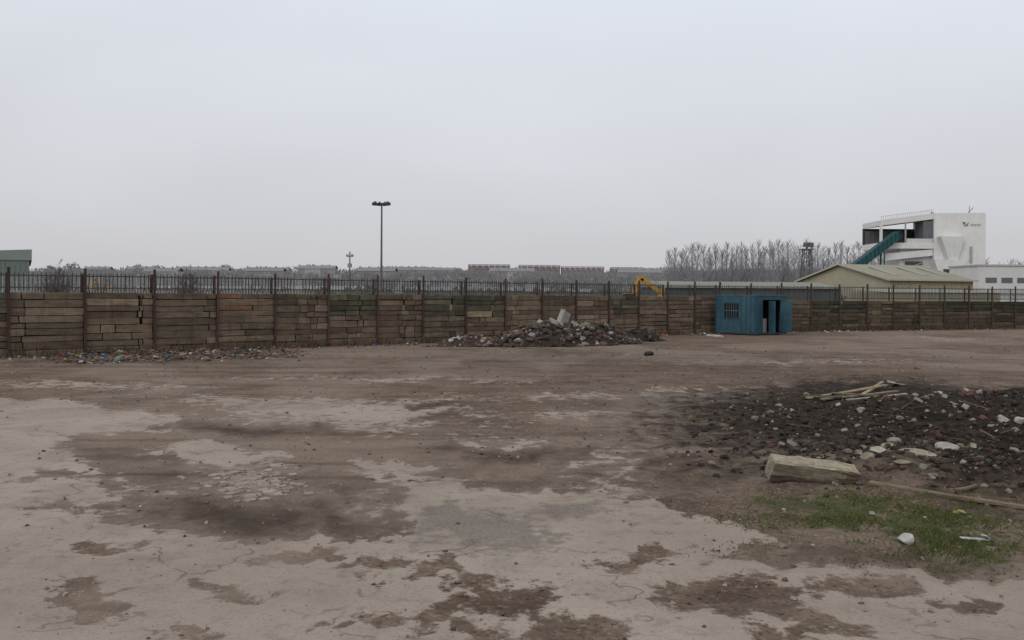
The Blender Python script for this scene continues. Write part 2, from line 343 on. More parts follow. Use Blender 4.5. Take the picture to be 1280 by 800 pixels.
# ---------------- rubble heaps
def rubble_heap(name,cx,cy,rx,ry,h,n,cols,rmin,rmax,bedcol,rz=0):
    r=root(name,(cx,cy,0),rz)
    nn=40; mb=MB(); vs=[];
    ax=np.linspace(-1.15,1.15,nn*2); ay=np.linspace(-1.15,1.15,nn)
    def hz_(a,b):
        q=a*a+b*b; k=float(fbm(np.array(a*2.2+cx),np.array(b*2.2+cy),11,4))
        return h*max(0,1-q)**.65*(.35+1.15*k)-.03
    for b_ in ay:
        for a in ax: vs.append((a*rx,b_*ry,hz_(a,b_)+U(-.02,.02)*h))
    n2=nn*2
    fs=[(i*n2+j,i*n2+j+1,(i+1)*n2+j+1,(i+1)*n2+j) for i in range(nn-1) for j in range(n2-1)]
    mb.poly(vs,fs,bedcol); mb.build("earth",M_rock,r)
    mb=MB()
    for i in range(n):
        t=2*math.pi*R(); q=R()**.6*1.12; a=q*math.cos(t); b_=q*math.sin(t)
        rr=rmin+(rmax-rmin)*R()**3.5
        mb.chunk((a*rx,b_*ry,max(0,hz_(a,b_))+rr*.25),rr,vary(random.choice(cols),.3),(1,1,.7))
    mb.build("rubble_pieces",M_rock,r)
    return r
GC=[(.075,.058,.048),(.105,.085,.070),(.055,.044,.036),(.083,.067,.055),(.16,.14,.12),(.045,.036,.03),(.12,.075,.052),(.058,.047,.039),(.27,.25,.225)]
hp=rubble_heap("rubble_pile",2.6,43.8,4.1,1.8,1.0,2300,GC,.025,.22,(.046,.036,.029),math.radians(27))
mb=MB(); PC=(.36,.335,.30)
mb.box((.1,.3,1.25),(.6,.28,.75),PC,(.3,.3,.4),.06); mb.box((-1.2,-.3,.85),(.95,.6,.16),(.34,.315,.285),(.7,.3,.3),.05)
mb.box((.5,-.5,.85),(.8,.6,.14),(.29,.27,.24),(.5,.3,1),.05); mb.box((-.6,0,1.0),(.55,.4,.35),(.34,.31,.28),(.5,.2,.9),.07); mb.box((1.3,-.3,.8),(.5,.45,.2),(.22,.2,.18),(.6,.5,.2),.07)
mb.box((-.2,-.6,.8),(.7,.5,.12),(.4,.38,.35),(.8,.1,.2),.05); mb.box((-2.0,-.5,.5),(.5,.4,.2),(.36,.33,.3),(.6,.3,.7),.05)
for i in range(34): mb.box((U(-2.6,2.6),U(-1.2,.8),U(.3,.7)),(U(.2,.65),U(.12,.4),U(.05,.12)),vary(random.choice(GC+[(.26,.24,.22),(.42,.4,.37)]),.3),(U(-.8,.8),U(-.8,.8),U(0,3)),.04)
for i in range(24): 
    a=Vector((U(-3.0,2.6),U(-1.2,.6),U(.25,.6))); mb.beam(a,a+Vector((U(-.6,.6),U(-.5,.3),U(.1,.5))),.04,.03,vary((.1,.075,.055),.4))
mb.build("concrete_slabs",M_rock,hp,bevel=.02)
rubble_heap("earth_pile",6.3,47.3,2.0,1.1,.75,420,GC[:4]+[(.04,.035,.032)],.03,.17,(.03,.026,.022),.5)
rubble_heap("brick_rubble_pile",-1.9,41.8,2.0,.7,.40,420,[(.24,.11,.065),(.19,.095,.065),(.15,.125,.11),(.09,.08,.07),(.40,.37,.34),(.07,.06,.05)],.03,.14,(.06,.046,.038),.45)
# litter & rubble strip along wall
mb=MB()
LC=[(.10,.083,.068),(.07,.056,.047),(.14,.117,.095),(.16,.09,.06)]
LB=[(.55,.54,.52),(.10,.16,.30),(.30,.08,.055),(.35,.31,.25),(.05,.045,.042),(.06,.15,.11),(.36,.26,.10),(.5,.49,.47)]
for i in range(3000):
    t=R(); px=80+t*285+random.gauss(0,14); py=449-8*t+random.gauss(0,2.6)
    X0,Y0=g(px,max(py,436)); bright=R()<.19
    dl=Y0-wall_y(X0)
    if dl>-.45: Y0-=dl+.45+U(0,.9)
    rr=.02+.10*R()**3.5
    mb.chunk((X0,Y0,gz(X0,Y0)+rr*.3+.13*math.exp(-(dl+1.5)**2)),rr*(.9 if bright else 1),vary(random.choice(LB if bright else LC),.3),(1,1,.5))
mb.build("rubbish_strip",M_rock)
mb=MB()
for i in range(900):
    X0=U(-19,38); Y0=wall_y(X0)-.4-abs(random.gauss(0,.8)); rr=.02+.10*R()**3
    mb.chunk((X0,Y0,gz(X0,Y0)+rr*.3),rr,vary(random.choice(LC+LC+LB[:4]),.3),(1,1,.6))
mb.build("scattered_debris",M_rock)
mb=MB()
for i in range(4600):
    X0=U(14.5,38) if R()<.7 else U(-19,11)
    Y0=wall_y(X0)-.3-abs(random.gauss(0,.35)); hh_=U(.06,.42)
    mb.ribbon((X0,Y0,0),(X0+U(-.15,.15),Y0+U(-.1,.1),hh_),.04,vary(random.choice([(.10,.078,.05),(.07,.068,.038),(.13,.095,.06)]),.3))
mb.build("dry_weeds",M_veg)
# right-hand mound rubble
mb=MB()
RC=[(.020,.017,.014),(.030,.024,.020),(.042,.033,.027),(.055,.04,.031),(.085,.052,.038),(.05,.041,.034),(.08,.068,.057),(.025,.021,.017),(.04,.031,.025),(.22,.195,.165)]
for i in range(9000):
    q=R()
    if q<.65: X0=random.gauss(11.2,3.4);Y0=random.gauss(16.6,2.8)
    elif q<.85: X0=random.gauss(6.6,1.5);Y0=random.gauss(12.8,1.0)
    else: X0=random.gauss(5.8,1.6);Y0=random.gauss(15.5,2.2)
    if Y0<10.6 or X0<.20*Y0 or Y0>22.5: continue
    rr=.010+.07*R()**4.5
    mb.chunk((X0,Y0,gz(X0,Y0)+rr*.2),rr,vary(random.choice(RC),.35),(1,1,.7))
for i in range(80):
    X0=random.gauss(11,3.0);Y0=random.gauss(16.8,2.4)
    if Y0<11 or X0<.27*Y0 or Y0>22: continue
    mb.box((X0,Y0,gz(X0,Y0)+.02),(.215*U(.4,1),.10,.065),vary((.13,.066,.046) if R()<.45 else (.31,.275,.23),.3),(U(-.6,.6),U(-.6,.6),U(0,3)),.012)
for i in range(60):
    X0=random.gauss(9,3.0);Y0=random.gauss(15.5,2.4)
    if Y0<11 or X0<.27*Y0 or Y0>22: continue
    a=Vector((X0,Y0,gz(X0,Y0)+.02)); mb.beam(a,a+Vector((U(-.4,.4),U(-.4,.4),U(0,.12))),.025,.015,vary((.14,.11,.08),.4))
mb.build("soil_and_rubble_mound",M_rock)
def rocksolid(rad,sq,np_=9):
    b=bmesh.new(); bmesh.ops.create_icosphere(b,subdivisions=3,radius=rad); sd=random.randint(0,999)
    planes=[(Vector((U(-1,1),U(-1,1),U(-.6,1))).normalized(),rad*U(.5,.85)) for _ in range(np_)]
    for vv in b.verts:
        for nn_,dd in planes:
            k=vv.co.dot(nn_)-dd
            if k>0: vv.co-=nn_*k
        k=1+.1*(float(fbm(np.array(vv.co.x/rad*2+sd),np.array((vv.co.y+vv.co.z)/rad*2),sd))-.5)
        vv.co=Vector((vv.co.x*sq[0],vv.co.y*sq[1],vv.co.z*sq[2]))*k
    vs=[v_.co.copy() for v_ in b.verts]; fs=[tuple(v_.index for v_ in f.verts) for f in b.faces]; b.free(); return vs,fs
X0,Y0=g(1021,603)
b=bmesh.new(); bmesh.ops.create_cube(b,size=1); bmesh.ops.subdivide_edges(b,edges=b.edges[:],cuts=13,use_grid_fill=True)
vs=[];
for vv in b.verts:
    q=vv.co; t=q.x+.5
    w_=.36*(1-.10*max(0,t-.85)*4); h_=.245*(1-.25*max(0,t-.8)/.2) 
    e=(fbm(np.array(q.x*7+3),np.array(q.y*5+q.z*5),5)-.5)*.045
    corner=max(0,abs(q.y)+abs(q.z)-.93)*.4
    vs.append((q.x*1.08+(q.z*.05)+float(e)*.5,q.y*w_*(1-corner)+float(e),(q.z*h_)*(1-corner)+float(e)*.7))
fs=[];cs=[]
for f in b.faces:
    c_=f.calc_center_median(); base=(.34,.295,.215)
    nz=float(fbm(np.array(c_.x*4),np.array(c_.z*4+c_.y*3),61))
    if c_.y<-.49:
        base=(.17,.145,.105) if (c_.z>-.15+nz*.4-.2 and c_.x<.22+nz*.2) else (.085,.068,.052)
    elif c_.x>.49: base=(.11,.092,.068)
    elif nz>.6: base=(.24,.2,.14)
    fs.append(tuple(v_.index for v_ in f.verts)); cs.append(vary(base,.06))
b.free(); mb=MB(); mb.v=vs; mb.f=fs; mb.c=cs
o=mb.build("concrete_lintel",M_rock,None,(X0,Y0+.15,gz(X0,Y0)+.12),0); o.rotation_euler=(math.radians(11),math.radians(5),math.radians(-6))
def stone(u,v,rad,col,sq=(1.2,1,.6)):
    X0,Y0=g(u,v); mb=MB(); vs,fs=rocksolid(rad,sq); mb.poly(vs,fs,col)
    return mb.build("stone",M_rock,None,(X0,Y0,gz(X0,Y0)+rad*sq[2]*.45),U(0,3))
for u,v_,rd,cc,sq in [(1186,572,.17,(.36,.33,.28),(1.35,1,.6)),(1119,558,.12,(.29,.26,.2),(1.2,1,.7)),(1112,566,.12,(.32,.28,.21),(1.4,1,.5)),(1098,577,.15,(.38,.35,.275),(1.3,1,.35)),(1148,582,.19,(.33,.28,.21),(1.5,1,.3)),(1085,584,.10,(.25,.21,.17),(1.2,1,.6)),(1255,543,.11,(.36,.33,.29),(1,1,.8)),(1277,548,.12,(.40,.38,.34),(1,1,.7)),(1133,676,.10,(.46,.44,.40),(1.2,.9,.7)),(1240,546,.07,(.25,.23,.2),(1,1,.6)),(1205,590,.06,(.3,.26,.22),(1,1,.6)),(1092,640,.05,(.25,.23,.2),(1,1,.7)),(810,443,.25,(.03,.03,.03),(1.2,1,.6)),(915,508,.05,(.34,.32,.29),(1,1,.6)),(1168,600,.08,(.2,.17,.14),(1.3,1,.5)),(1060,575,.08,(.16,.13,.11),(1,1,.6)),(1040,560,.07,(.1,.08,.07),(1,1,.6)),(1130,592,.09,(.24,.2,.15),(1.4,1,.4))]:
    stone(u,v_,rd,cc,sq)
def plank(name,p0,p1,w,t,col,rise=(0.03,0.03)):
    a=g(*p0);b_=g(*p1); mb=MB()
    A_=Vector((a[0],a[1],gz(*a)+rise[0])); B_=Vector((b_[0],b_[1],gz(*b_)+rise[1]))
    C_=(A_+B_)/2+Vector((0,0,-.01)); mb.beam(A_,C_,w,t,vary(col,.08)); mb.beam(C_+(C_-B_).normalized()*.01,B_,w*.96,t,vary(col,.08))
    return mb.build(name,M_wood,bevel=.005)
plank("timber_plank",(1088,606),(1300,637),.10,.04,(.19,.15,.10),(.05,.03))
plank("timber_plank",(1195,618),(1222,612),.05,.03,(.17,.14,.09),(.05,.05))
r=root("discarded_plank_stack")
for i,(a,b_,w,cc,rs) in enumerate([((1010,500),(1108,489),.12,(.30,.24,.145),(.05,.18)),((1028,502),(1122,494),.11,(.22,.18,.12),(.08,.1)),((1060,503),(1134,497),.10,(.36,.32,.26),(.05,.05)),((1005,498),(1052,501),.3,(.08,.065,.05),(.05,.08)),((1078,496),(1104,486),.09,(.31,.25,.16),(.05,.2)),((1040,497),(1100,499),.18,(.15,.12,.08),(.12,.04)),((1015,497),(1040,500),.15,(.05,.04,.035),(.05,.05))]):
    o=plank("plank_%d"%i,a,b_,w,.035,cc,rs); o.parent=r
mb=MB(); a=g(1220,676); mb.box((a[0],a[1],gz(*a)+.03),(.30,.04,.01),(.45,.45,.44),(.1,.1,.15)); mb.box((a[0]+.12,a[1]+.01,gz(*a)+.045),(.1,.05,.012),(.45,.45,.44),(0,.5,.6)); mb.build("plastic_strip",M_paint)
mb=MB(); a=g(1205,643); mb.box((a[0],a[1],gz(*a)+.03),(.09,.05,.02),(.33,.29,.09),(.3,.2,.5),.01); mb.box((a[0]-.05,a[1]+.03,gz(*a)+.02),(.06,.04,.02),(.33,.29,.09),(.3,.2,1.5),.01); mb.build("yellow_wrapper",M_paint)
mb=MB(); a=g(893,422); mb.box((a[0],a[1],.1),(.9,.2,.12),(.5,.48,.45),(0,.08,.1),.03); mb.box((a[0]+.3,a[1]-.2,.06),(.4,.2,.1),(.38,.36,.34),(0,0,.6),.03); mb.build("broken_concrete_post",M_rock,bevel=.01)
mb=MB(); a=g(1122,481); mb.box((a[0],a[1],gz(*a)+.05),(.5,.25,.03),(.5,.5,.5),(.1,.2,.5),.02); mb.build("white_sheet",M_paint)
mb=MB()
for i in range(260):
    px=random.gauss(318,27);py=random.gauss(602,9.5)
    if py<578 or py>626: continue
    X0,Y0=g(px,py); n=random.choice((5,6,7)); rr=U(.02,.085); t0=U(0,6); top=[];bot=[]; zz=gz(X0,Y0)+.010+U(0,.010)
    for k in range(n):
        a_=t0+2*math.pi*k/n; q=rr*U(.7,1.2); top.append((X0+q*math.cos(a_),Y0+q*math.sin(a_)*1.1,zz+U(-.004,.004))); bot.append((X0+q*1.05*math.cos(a_),Y0+q*1.15*math.sin(a_),zz-.05))
    mb.poly(top+bot,[tuple(range(n))]+[(k,k+n,(k+1)%n+n,(k+1)%n) for k in range(n)],vary((.29,.243,.2),.2))
mb.build("broken_concrete_fragments",M_rock)
mb=MB(); dg=dirt.reshape(ny,nx)
for i in range(10000):
    Y0=4.5+38*R()**1.7; X0=U(-.75,.75)*Y0+U(-1,1)
    j=min(nx-1,max(0,int(np.searchsorted(xs,X0)))); k=min(ny-1,int(np.searchsorted(ys,Y0)))
    if R()>.10+.88*dg[k,j]: continue
    rr=(.005+.019*R()**4)*(1+Y0/28)
    mb.chunk((X0,Y0,gz(X0,Y0)+rr*.2),rr,vary(random.choice([(.19,.155,.125),(.13,.102,.082),(.28,.245,.205),(.10,.078,.062)]),.3),(1,1,.7))
mb.build("gravel",M_rock)
mb=MB(); gr=grass.reshape(ny,nx)
for cnt in range(50000):
    Y0=U(7.4,12.2);X0=U(.20,.75)*Y0
    j=int(np.searchsorted(xs,X0)); k=int(np.searchsorted(ys,Y0))
    q=gr[k,j]*1.9*max(0,float(fbm(X0*1.9,Y0*1.9,50,3))-.31)**1.2*2.2
    if R()>q: continue
    z0=gz(X0,Y0); hgt=U(.012,.045)*(.7+q*.5); dx,dy=U(-.04,.04),U(-.04,.04); w=U(.003,.007)
    a_=U(0,3.14); ux,uy=math.cos(a_)*w,math.sin(a_)*w
    mb.poly([(X0-ux,Y0-uy,z0-.01),(X0+ux,Y0+uy,z0-.01),(X0+dx*.4+ux*.7,Y0+dy*.4+uy*.7,z0+hgt*.6),(X0+dx,Y0+dy,z0+hgt)],[(0,1,2,3)],vary(random.choice([(.08,.115,.03),(.105,.14,.036),(.06,.08,.026),(.13,.12,.055),(.10,.09,.05)]),.25))
mb.build("grass",M_veg)
# ---------------- beyond the wall
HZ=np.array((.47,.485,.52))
def paint_haze(c,f): return tuple(float(c[i]*(1-f)+HZ[i]*f) for i in range(3))  # distance haze painted into the surface colour, f sets how much
hx=np.linspace(-1400,1400,141); hy=np.linspace(170,1300,80)
def hillz(x_,y_):
    t=np.clip((y_-230)/560,0,1); t=t*t*(3-2*t)*.6+t*.4
    top=19.5+2.5*(fbm(x_/160.,y_/400.,41,3)-.5)*2 + np.clip(-x_,0,500)/500*-3.0+np.clip(x_,0,500)/500*2
    return top*t+ (fbm(x_/45.,y_/45.,42,3)-.5)*3*t-1.0*(1-t)
HX,HY=np.meshgrid(hx,hy); HZZ=hillz(HX,HY)
mb=MB(); n2=len(hx)
mb.v=[tuple(q) for q in np.stack([HX.ravel(),HY.ravel(),HZZ.ravel()],1).tolist()]
mb.f=[(i*n2+j,i*n2+j+1,(i+1)*n2+j+1,(i+1)*n2+j) for i in range(len(hy)-1) for j in range(n2-1)]
mb.c=[paint_haze((.075,.070,.05),.28) if float(vnoise(np.array(f[0]%n2/5.),np.array(f[0]//n2/3.),3))>.42 else paint_haze((.105,.097,.075),.31) for f in mb.f]
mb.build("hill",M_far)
def clump(mb,x_,y_,z_,s,col,n=42):
    for i in range(n):
        while True:
            q=Vector((U(-1,1),U(-1,1),U(-1,1)))
            if q.length<1: break
        c_=Vector((x_,y_,z_+s*.9))+Vector((q.x*s*1.1,q.y*s,q.z*s*.8)); r_=s*.3; a=U(-.7,.7); dx,dy=math.cos(a)*r_,math.sin(a)*r_
        k=U(.93,1.07)*(1+.08*q.z)
        mb.poly([c_+Vector((dx*U(-1,0),dy*U(-1,0),U(-r_,r_))),c_+Vector((dx*U(0,1),dy*U(0,1),U(-r_,0))),c_+Vector((dx*U(-.5,.5),0,U(.3,1.3)*r_))],[(0,1,2)],tuple(b*k for b in col))
mb=MB()
for i in range(2000):
    y_=U(300,800); x_=U(-.66,.66)*y_
    if vnoise(np.array(x_/50.),np.array(y_/60.),8)<.33: continue
    f=.20+.26*(y_/830)
    clump(mb,x_,y_,float(hillz(x_,y_))-.5,U(2.,4.2),paint_haze(random.choice([(.09,.08,.062),(.10,.085,.068),(.078,.075,.058)]),f),34)
for i in range(300):
    x_=U(-540,420); y_=U(780,830)
    if 0<(x_+38)<165 : continue
    clump(mb,x_,y_,float(hillz(x_,y_)),U(1.6,3.8),paint_haze((.07,.07,.06),.44),50)
for x_ in [-178,-170,-164,-182,-322,-340,-330,-372,-260,-420,-400]: clump(mb,x_,800,float(hillz(x_,800)),U(4,6),paint_haze((.06,.06,.055),.4),110)
mb.build("hillside_trees",M_far)
mb=MB()
for i in range(620):
    y_=U(120,260); x_=U(-.64,.45)*y_
    clump(mb,x_,y_,0,U(1.0,2.3),paint_haze(random.choice([(.085,.073,.05),(.095,.08,.057),(.068,.068,.046)]),.14),40)
mb.build("scrub",M_far)
def terrace(x_,y_,n,wallc,roofc,rz,f):
    z0=float(hillz(x_,y_))-1.2; r=root("terraced_houses",(x_,y_,z0),rz)
    w=6.0; mb=MB(); rf=MB(); wn=MB()
    for i in range(n):
        x0=(i-n/2)*w; wc=paint_haze(vary(random.choice(wallc),.15),f)
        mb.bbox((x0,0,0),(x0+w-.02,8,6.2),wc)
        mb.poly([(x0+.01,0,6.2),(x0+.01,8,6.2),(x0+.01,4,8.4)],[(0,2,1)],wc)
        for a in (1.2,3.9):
            for zz in (1.8,4.3): wn.box((x0+a+.4,-.05,zz+.5),(1.1,.08,1.2),paint_haze((.06,.065,.07),f+.08))
        mb.box((x0+.3,4,8.7),(.7,1.0,1.2),paint_haze((.16,.10,.08),f))
    x0=-n/2*w; x1=n/2*w; rc=paint_haze(roofc,f)
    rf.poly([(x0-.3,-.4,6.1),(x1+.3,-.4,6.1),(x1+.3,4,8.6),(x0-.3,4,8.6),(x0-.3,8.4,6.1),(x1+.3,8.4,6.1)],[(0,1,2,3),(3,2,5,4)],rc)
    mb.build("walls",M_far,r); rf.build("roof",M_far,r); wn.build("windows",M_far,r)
WC=[(.24,.14,.105),(.40,.38,.34),(.27,.22,.18),(.19,.125,.10)]
for (u,D,n) in [(175,790,5),(255,785,8),(335,775,6),(505,785,7),(555,780,5),(260,660,5),(395,690,5),(520,660,6),(830,770,6),(850,700,5),(120,790,4),(470,560,4),(800,600,5),(200,560,4),(930,760,8),(1020,740,8),(640,590,5),(330,560,4)]:
    terrace((u-640)/1100*D,D,n,WC,random.choice([(.10,.095,.10),(.14,.11,.10),(.12,.11,.11)]),U(-.2,.2),.24+.20*D/800)
for (u0,u1,top,bot,rb) in [(585,637,330.5,347,0),(648,700,331,347,.05),(702,755,332.5,347,.4),(764,803,333,347,.4)]:
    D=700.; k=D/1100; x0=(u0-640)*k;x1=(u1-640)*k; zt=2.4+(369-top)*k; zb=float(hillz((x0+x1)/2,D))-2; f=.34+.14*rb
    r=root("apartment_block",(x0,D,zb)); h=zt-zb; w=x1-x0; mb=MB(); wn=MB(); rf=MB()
    mb.bbox((0,0,0),(w,11,h-1.2),paint_haze((.18,.085,.07),f-.08))
    rf.bbox((-.4,-.4,h-1.2),(w+.4,11.4,h-.6),paint_haze((.66,.66,.66),f)); rf.bbox((0,.5,h-.6),(w,10.5,h),paint_haze((.16,.13,.13),f))
    nb=int(w/4.2)
    for i in range(nb):
        xx=(i+.5)*w/nb
        rf.bbox((xx-.4,-.6,h-2.6),(xx+.4,-.42,h-.1),paint_haze((.6,.6,.6),f))
        for j in range(4):
            wn.box((xx-1.0,-.06,h-3.2-j*2.8),(1.1,.1,1.3),paint_haze((.06,.065,.07),f)); wn.box((xx+1.0,-.06,h-3.2-j*2.8),(1.1,.1,1.3),paint_haze((.22,.17,.17),f))
    mb.build("walls",M_far,r); rf.build("roof",M_far,r); wn.build("windows",M_far,r)
def bare(mb,x_,y_,z_,h,spread,n,w,col,up=1.0,sub=5,lo=.18):
    top=Vector((x_+U(-.3,.3),y_,z_+h)); b0=Vector((x_,y_,z_))
    mb.cyl(b0,b0.lerp(top,.55),h*.012,h*.008,col,6); mb.cyl(b0.lerp(top,.55),top,h*.008,h*.002,col,5)
    for i in range(n):
        t=U(lo,.97); s=b0.lerp(top,t); a=U(0,6.283); l=spread*(1.05-t)*U(.6,1.2)+h*.04
        d=Vector((math.cos(a),math.sin(a),up*U(.8,1.6))).normalized()*l*1.6
        e=s+d; mb.ribbon(s,e,w,vary(col,.2))
        for k in range(sub):
            q=s.lerp(e,U(.25,1)); dd=(d.normalized()+Vector((U(-.7,.7),U(-.7,.7),U(-.1,.8)))).normalized()*l*U(.25,.6)
            mb.ribbon(q,q+dd,w*.6,vary(col,.2))
mb=MB(); tcol=paint_haze((.17,.13,.105),.55)
u=836
while u<1108:
    D=U(320,345); ht=(372-(315-9*math.sin((u-836)/272*2.6)+U(-5,5)))*D/1100+2.4
    bare(mb,(u-640)/1100*D,D,0,ht,ht*.19,105,.13,tcol,1.7,8,.12); u+=U(5,9)
mb.build("poplar_tree_row",M_veg)
mb=MB()
for i in range(26):
    D=U(210,260); u=U(1222,1370); bare(mb,(u-640)/1100*D,D,0,U(9,13),3,50,.12,paint_haze((.13,.105,.09),.35),.9)
mb.build("distant_bare_trees",M_veg)
for (u,D,h,w_) in [(62,50,4.2,2.4),(84,51,3.8,1.6),(232,54,4.1,1.6),(243,52,3.7,1.1),(128,75,4.3,1.5)]:
    mb=MB()
    for s in range(6): bare(mb,(u-640)/1100*D+U(-.5,.5),D+U(-.4,.4),0,h*U(.75,1),w_*.55,30,.025,(.11,.085,.072),.7,6)
    mb.build("bare_shrub",M_veg)
# left green shed
a29=math.radians(29); x1=15.9
r=root("green_industrial_shed",(-43.9-x1*math.cos(a29),80-x1*math.sin(a29),0),a29); mb=MB(); gc=(.19,.235,.205)
mb.bbox((0,0,0),(x1,20,5.3),gc)
for i in range(40):
    xx=i*x1/40; mb.bbox((xx,-.05,.1),(xx+.12,-.002,5.3),(.165,.205,.18))
mb.poly([(-.1,-.1,5.3),(x1+.2,-.1,6.3),(x1+.2,20.1,6.3),(-.1,20.1,5.3),(x1+.2,-.1,5.3),(x1+.2,20.1,5.3)],[(0,1,2,3),(0,4,1),(1,4,5,2),(3,2,5)],(.24,.28,.26))
mb.build("walls",M_plain,r)
mb=MB(); xx=x1-2.6; mb.cyl((xx,2,5.3),(xx,2,7.7),.12,.12,(.2,.2,.2)); mb.cyl((xx,2,7.7),(xx,2,7.95),.22,.05,(.2,.2,.2)); mb.build("flue",M_plain,r)
r=root("low_green_warehouse",(19.5,112,0),math.radians(4)); mb=MB(); L_=23
mb.bbox((0,0,0),(L_,18,3.6),(.10,.125,.115))
for i in range(46): mb.bbox((i*.5,-.06,0.1),(i*.5+.14,-.002,3.6),(.088,.108,.10))
mb.build("walls",M_plain,r)
mb=MB(); mb.poly([(-.3,-.4,3.6),(L_+.3,-.4,3.6),(L_+.3,9,4.45),(-.3,9,4.45),(-.3,18.3,3.6),(L_+.3,18.3,3.6)],[(0,1,2,3),(3,2,5,4),(0,3,4),(1,5,2)],(.24,.25,.21)); mb.bbox((-.3,-.5,3.5),(L_+.3,-.42,3.7),(.42,.41,.34)); mb.build("roof",M_plain,r)
# gabled beige warehouse
r=root("gabled_warehouse"); g0=Vector((51.5,120,0)); ga=Vector((45.6,140,0)); ld=Vector((13.4,3.9,0)); mb=MB(); e=4.8; rg=7.2
mid=(g0+ga)/2; Z=lambda v_,z_:(v_.x,v_.y,z_)
wc=(.42,.39,.27)
mb.poly([Z(g0,0),Z(ga,0),Z(ga,e),Z(mid,rg),Z(g0,e)],[(0,4,3,2,1)],(.40,.37,.27))
mb.poly([Z(g0,0),Z(g0+ld,0),Z(g0+ld,e),Z(g0,e)],[(0,1,2,3)],wc)
mb.poly([Z(ga+ld,0),Z(g0+ld,0),Z(g0+ld,e),Z(mid+ld,rg),Z(ga+ld,e)],[(0,1,2,3,4)],wc)
mb.poly([Z(ga,0),Z(ga+ld,0),Z(ga+ld,e),Z(ga,e)],[(0,3,2,1)],wc)
for i in range(36):
    q=g0+ld*(i+.5)/36; nrm=Vector((ld.y,-ld.x,0)).normalized()
    mb.beam(Z(q+nrm*.04,.1),Z(q+nrm*.04,e-.1),.10,.10,(.37,.345,.235))
mb.build("walls",M_plain,r)
mb=MB(); u_=ld.normalized()*.5; gv=(ga-g0).normalized()*.5
mb.poly([Z(g0-u_-gv,e-.05),Z(g0+ld+u_-gv,e-.05),Z(mid+ld+u_,rg+.1),Z(mid-u_,rg+.1),Z(ga-u_+gv,e-.05),Z(ga+ld+u_+gv,e-.05)],[(0,1,2,3),(3,2,5,4)],(.30,.275,.21))
mb.beam(Z(g0-u_-gv,e),Z(g0+ld+u_-gv,e),.15,.2,(.46,.44,.35)); mb.beam(Z(g0-u_-gv,e),Z(mid-u_,rg+.08),.12,.25,(.46,.44,.35)); mb.beam(Z(mid-u_,rg+.08),Z(ga-u_+gv,e),.12,.25,(.46,.44,.35))
for t in (.25,.6,.85):
    a=(g0-gv)+ld*t; b_=mid+ld*t; mb.beam(Z(a.lerp(b_,.3),e+.75),Z(a.lerp(b_,.8),rg-.3),1.0,.06,(.34,.33,.27))
mb.build("roof",M_plain,r)
r=root("beige_lean_to_shed",(42.5,100,0),.12); mb=MB(); mb.bbox((0,0,0),(14,8,3.0),(.27,.26,.18)); mb.poly([(-.2,-.2,3.0),(14.2,-.2,3.0),(14.2,8.2,3.5),(-.2,8.2,3.5)],[(0,1,2,3)],(.33,.325,.26)); mb.build("walls",M_plain,r)
# white batching plant
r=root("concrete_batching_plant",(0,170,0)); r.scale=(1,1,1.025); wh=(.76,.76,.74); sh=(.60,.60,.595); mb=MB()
mb.poly([(81.5,0,0),(90.8,-1.2,0),(91.2,9,0),(81.5,9,0),(81.5,0,18.3),(90.8,-1.2,18.3),(91.2,9,18.6),(81.5,9,18.0)],CF,wh)
mb.poly([(71.2,.2,15.9),(81.48,.2,17.2),(81.48,9,17.2),(71.2,9,15.9),(71.2,.2,16.9),(81.48,.2,18.25),(81.48,9,18.25),(71.2,9,16.9)],CF,wh)
mb.bbox((71.2,.2,11.6),(81.5,9,12.7),wh)
mb.bbox((71.2,8.5,12.7),(81.5,9,15.9),(.07,.075,.08))
mb.bbox((71.2,.2,12.7),(71.6,.7,15.9),wh)
mb.bbox((76,.25,12.7),(76.2,.5,16.5),(.4,.4,.4)); mb.bbox((76.3,.3,12.7),(81.4,.4,13.5),(.64,.64,.63))
mb.bbox((79.6,.5,12.7),(81.5,4,16.9),(.14,.15,.16))
mb.bbox((71.3,6,12.7),(79,8,15.3),(.09,.09,.10))
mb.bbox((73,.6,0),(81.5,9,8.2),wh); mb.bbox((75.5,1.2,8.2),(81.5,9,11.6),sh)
mb.poly([(72.2,.4,9.3),(81.4,.4,10.3),(81.4,.6,10.3),(72.2,.6,9.3),(72.2,.4,10.6),(81.4,.4,11.5),(81.4,.6,11.5),(72.2,.6,10.6)],CF,wh)
mb.poly([(81.5,-2.2,6.4),(86.6,-2.2,6.4),(86.6,0,6.4),(81.5,0,6.4),(80.5,-2.2,9.5),(86.6,-2.2,9.5),(86.6,-.2,9.5),(80.5,-.2,9.5)],CF,wh)
mb.poly([(83.5,-1.8,9.5),(85.2,-1.8,9.5),(85.2,-.4,9.5),(83.5,-.4,9.5),(81.8,-2,13.8),(86.4,-2,13.8),(86.4,-.4,13.8),(81.8,-.4,13.8)],CF,(.7,.7,.68))
mb.bbox((79,-1.5,0),(90,-.8,5.2),wh)
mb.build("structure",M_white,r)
mb=MB(); dk=(.07,.075,.08)
mb.bbox((76.4,.5,8.6),(79.5,1.19,9.2),dk); mb.bbox((74,.55,5.6),(80.5,.59,6.5),dk); mb.bbox((82.2,-2.25,7.0),(84,-2.21,7.7),dk)
mb.bbox((83.5,-1.6,1),(88.3,-1.52,4.2),(.3,.3,.3)); mb.bbox((87.9,-1.15,9),(88.3,-.9,12),(.4,.4,.4))
for i in range(24): mb.bbox((71.3+i*.42,.1,16.9+i*.055),(71.34+i*.42,.16,17.6+i*.055),(.4,.4,.4))
mb.beam((71.2,.13,17.6),(81.4,.13,18.95),.05,.06,(.4,.4,.4))
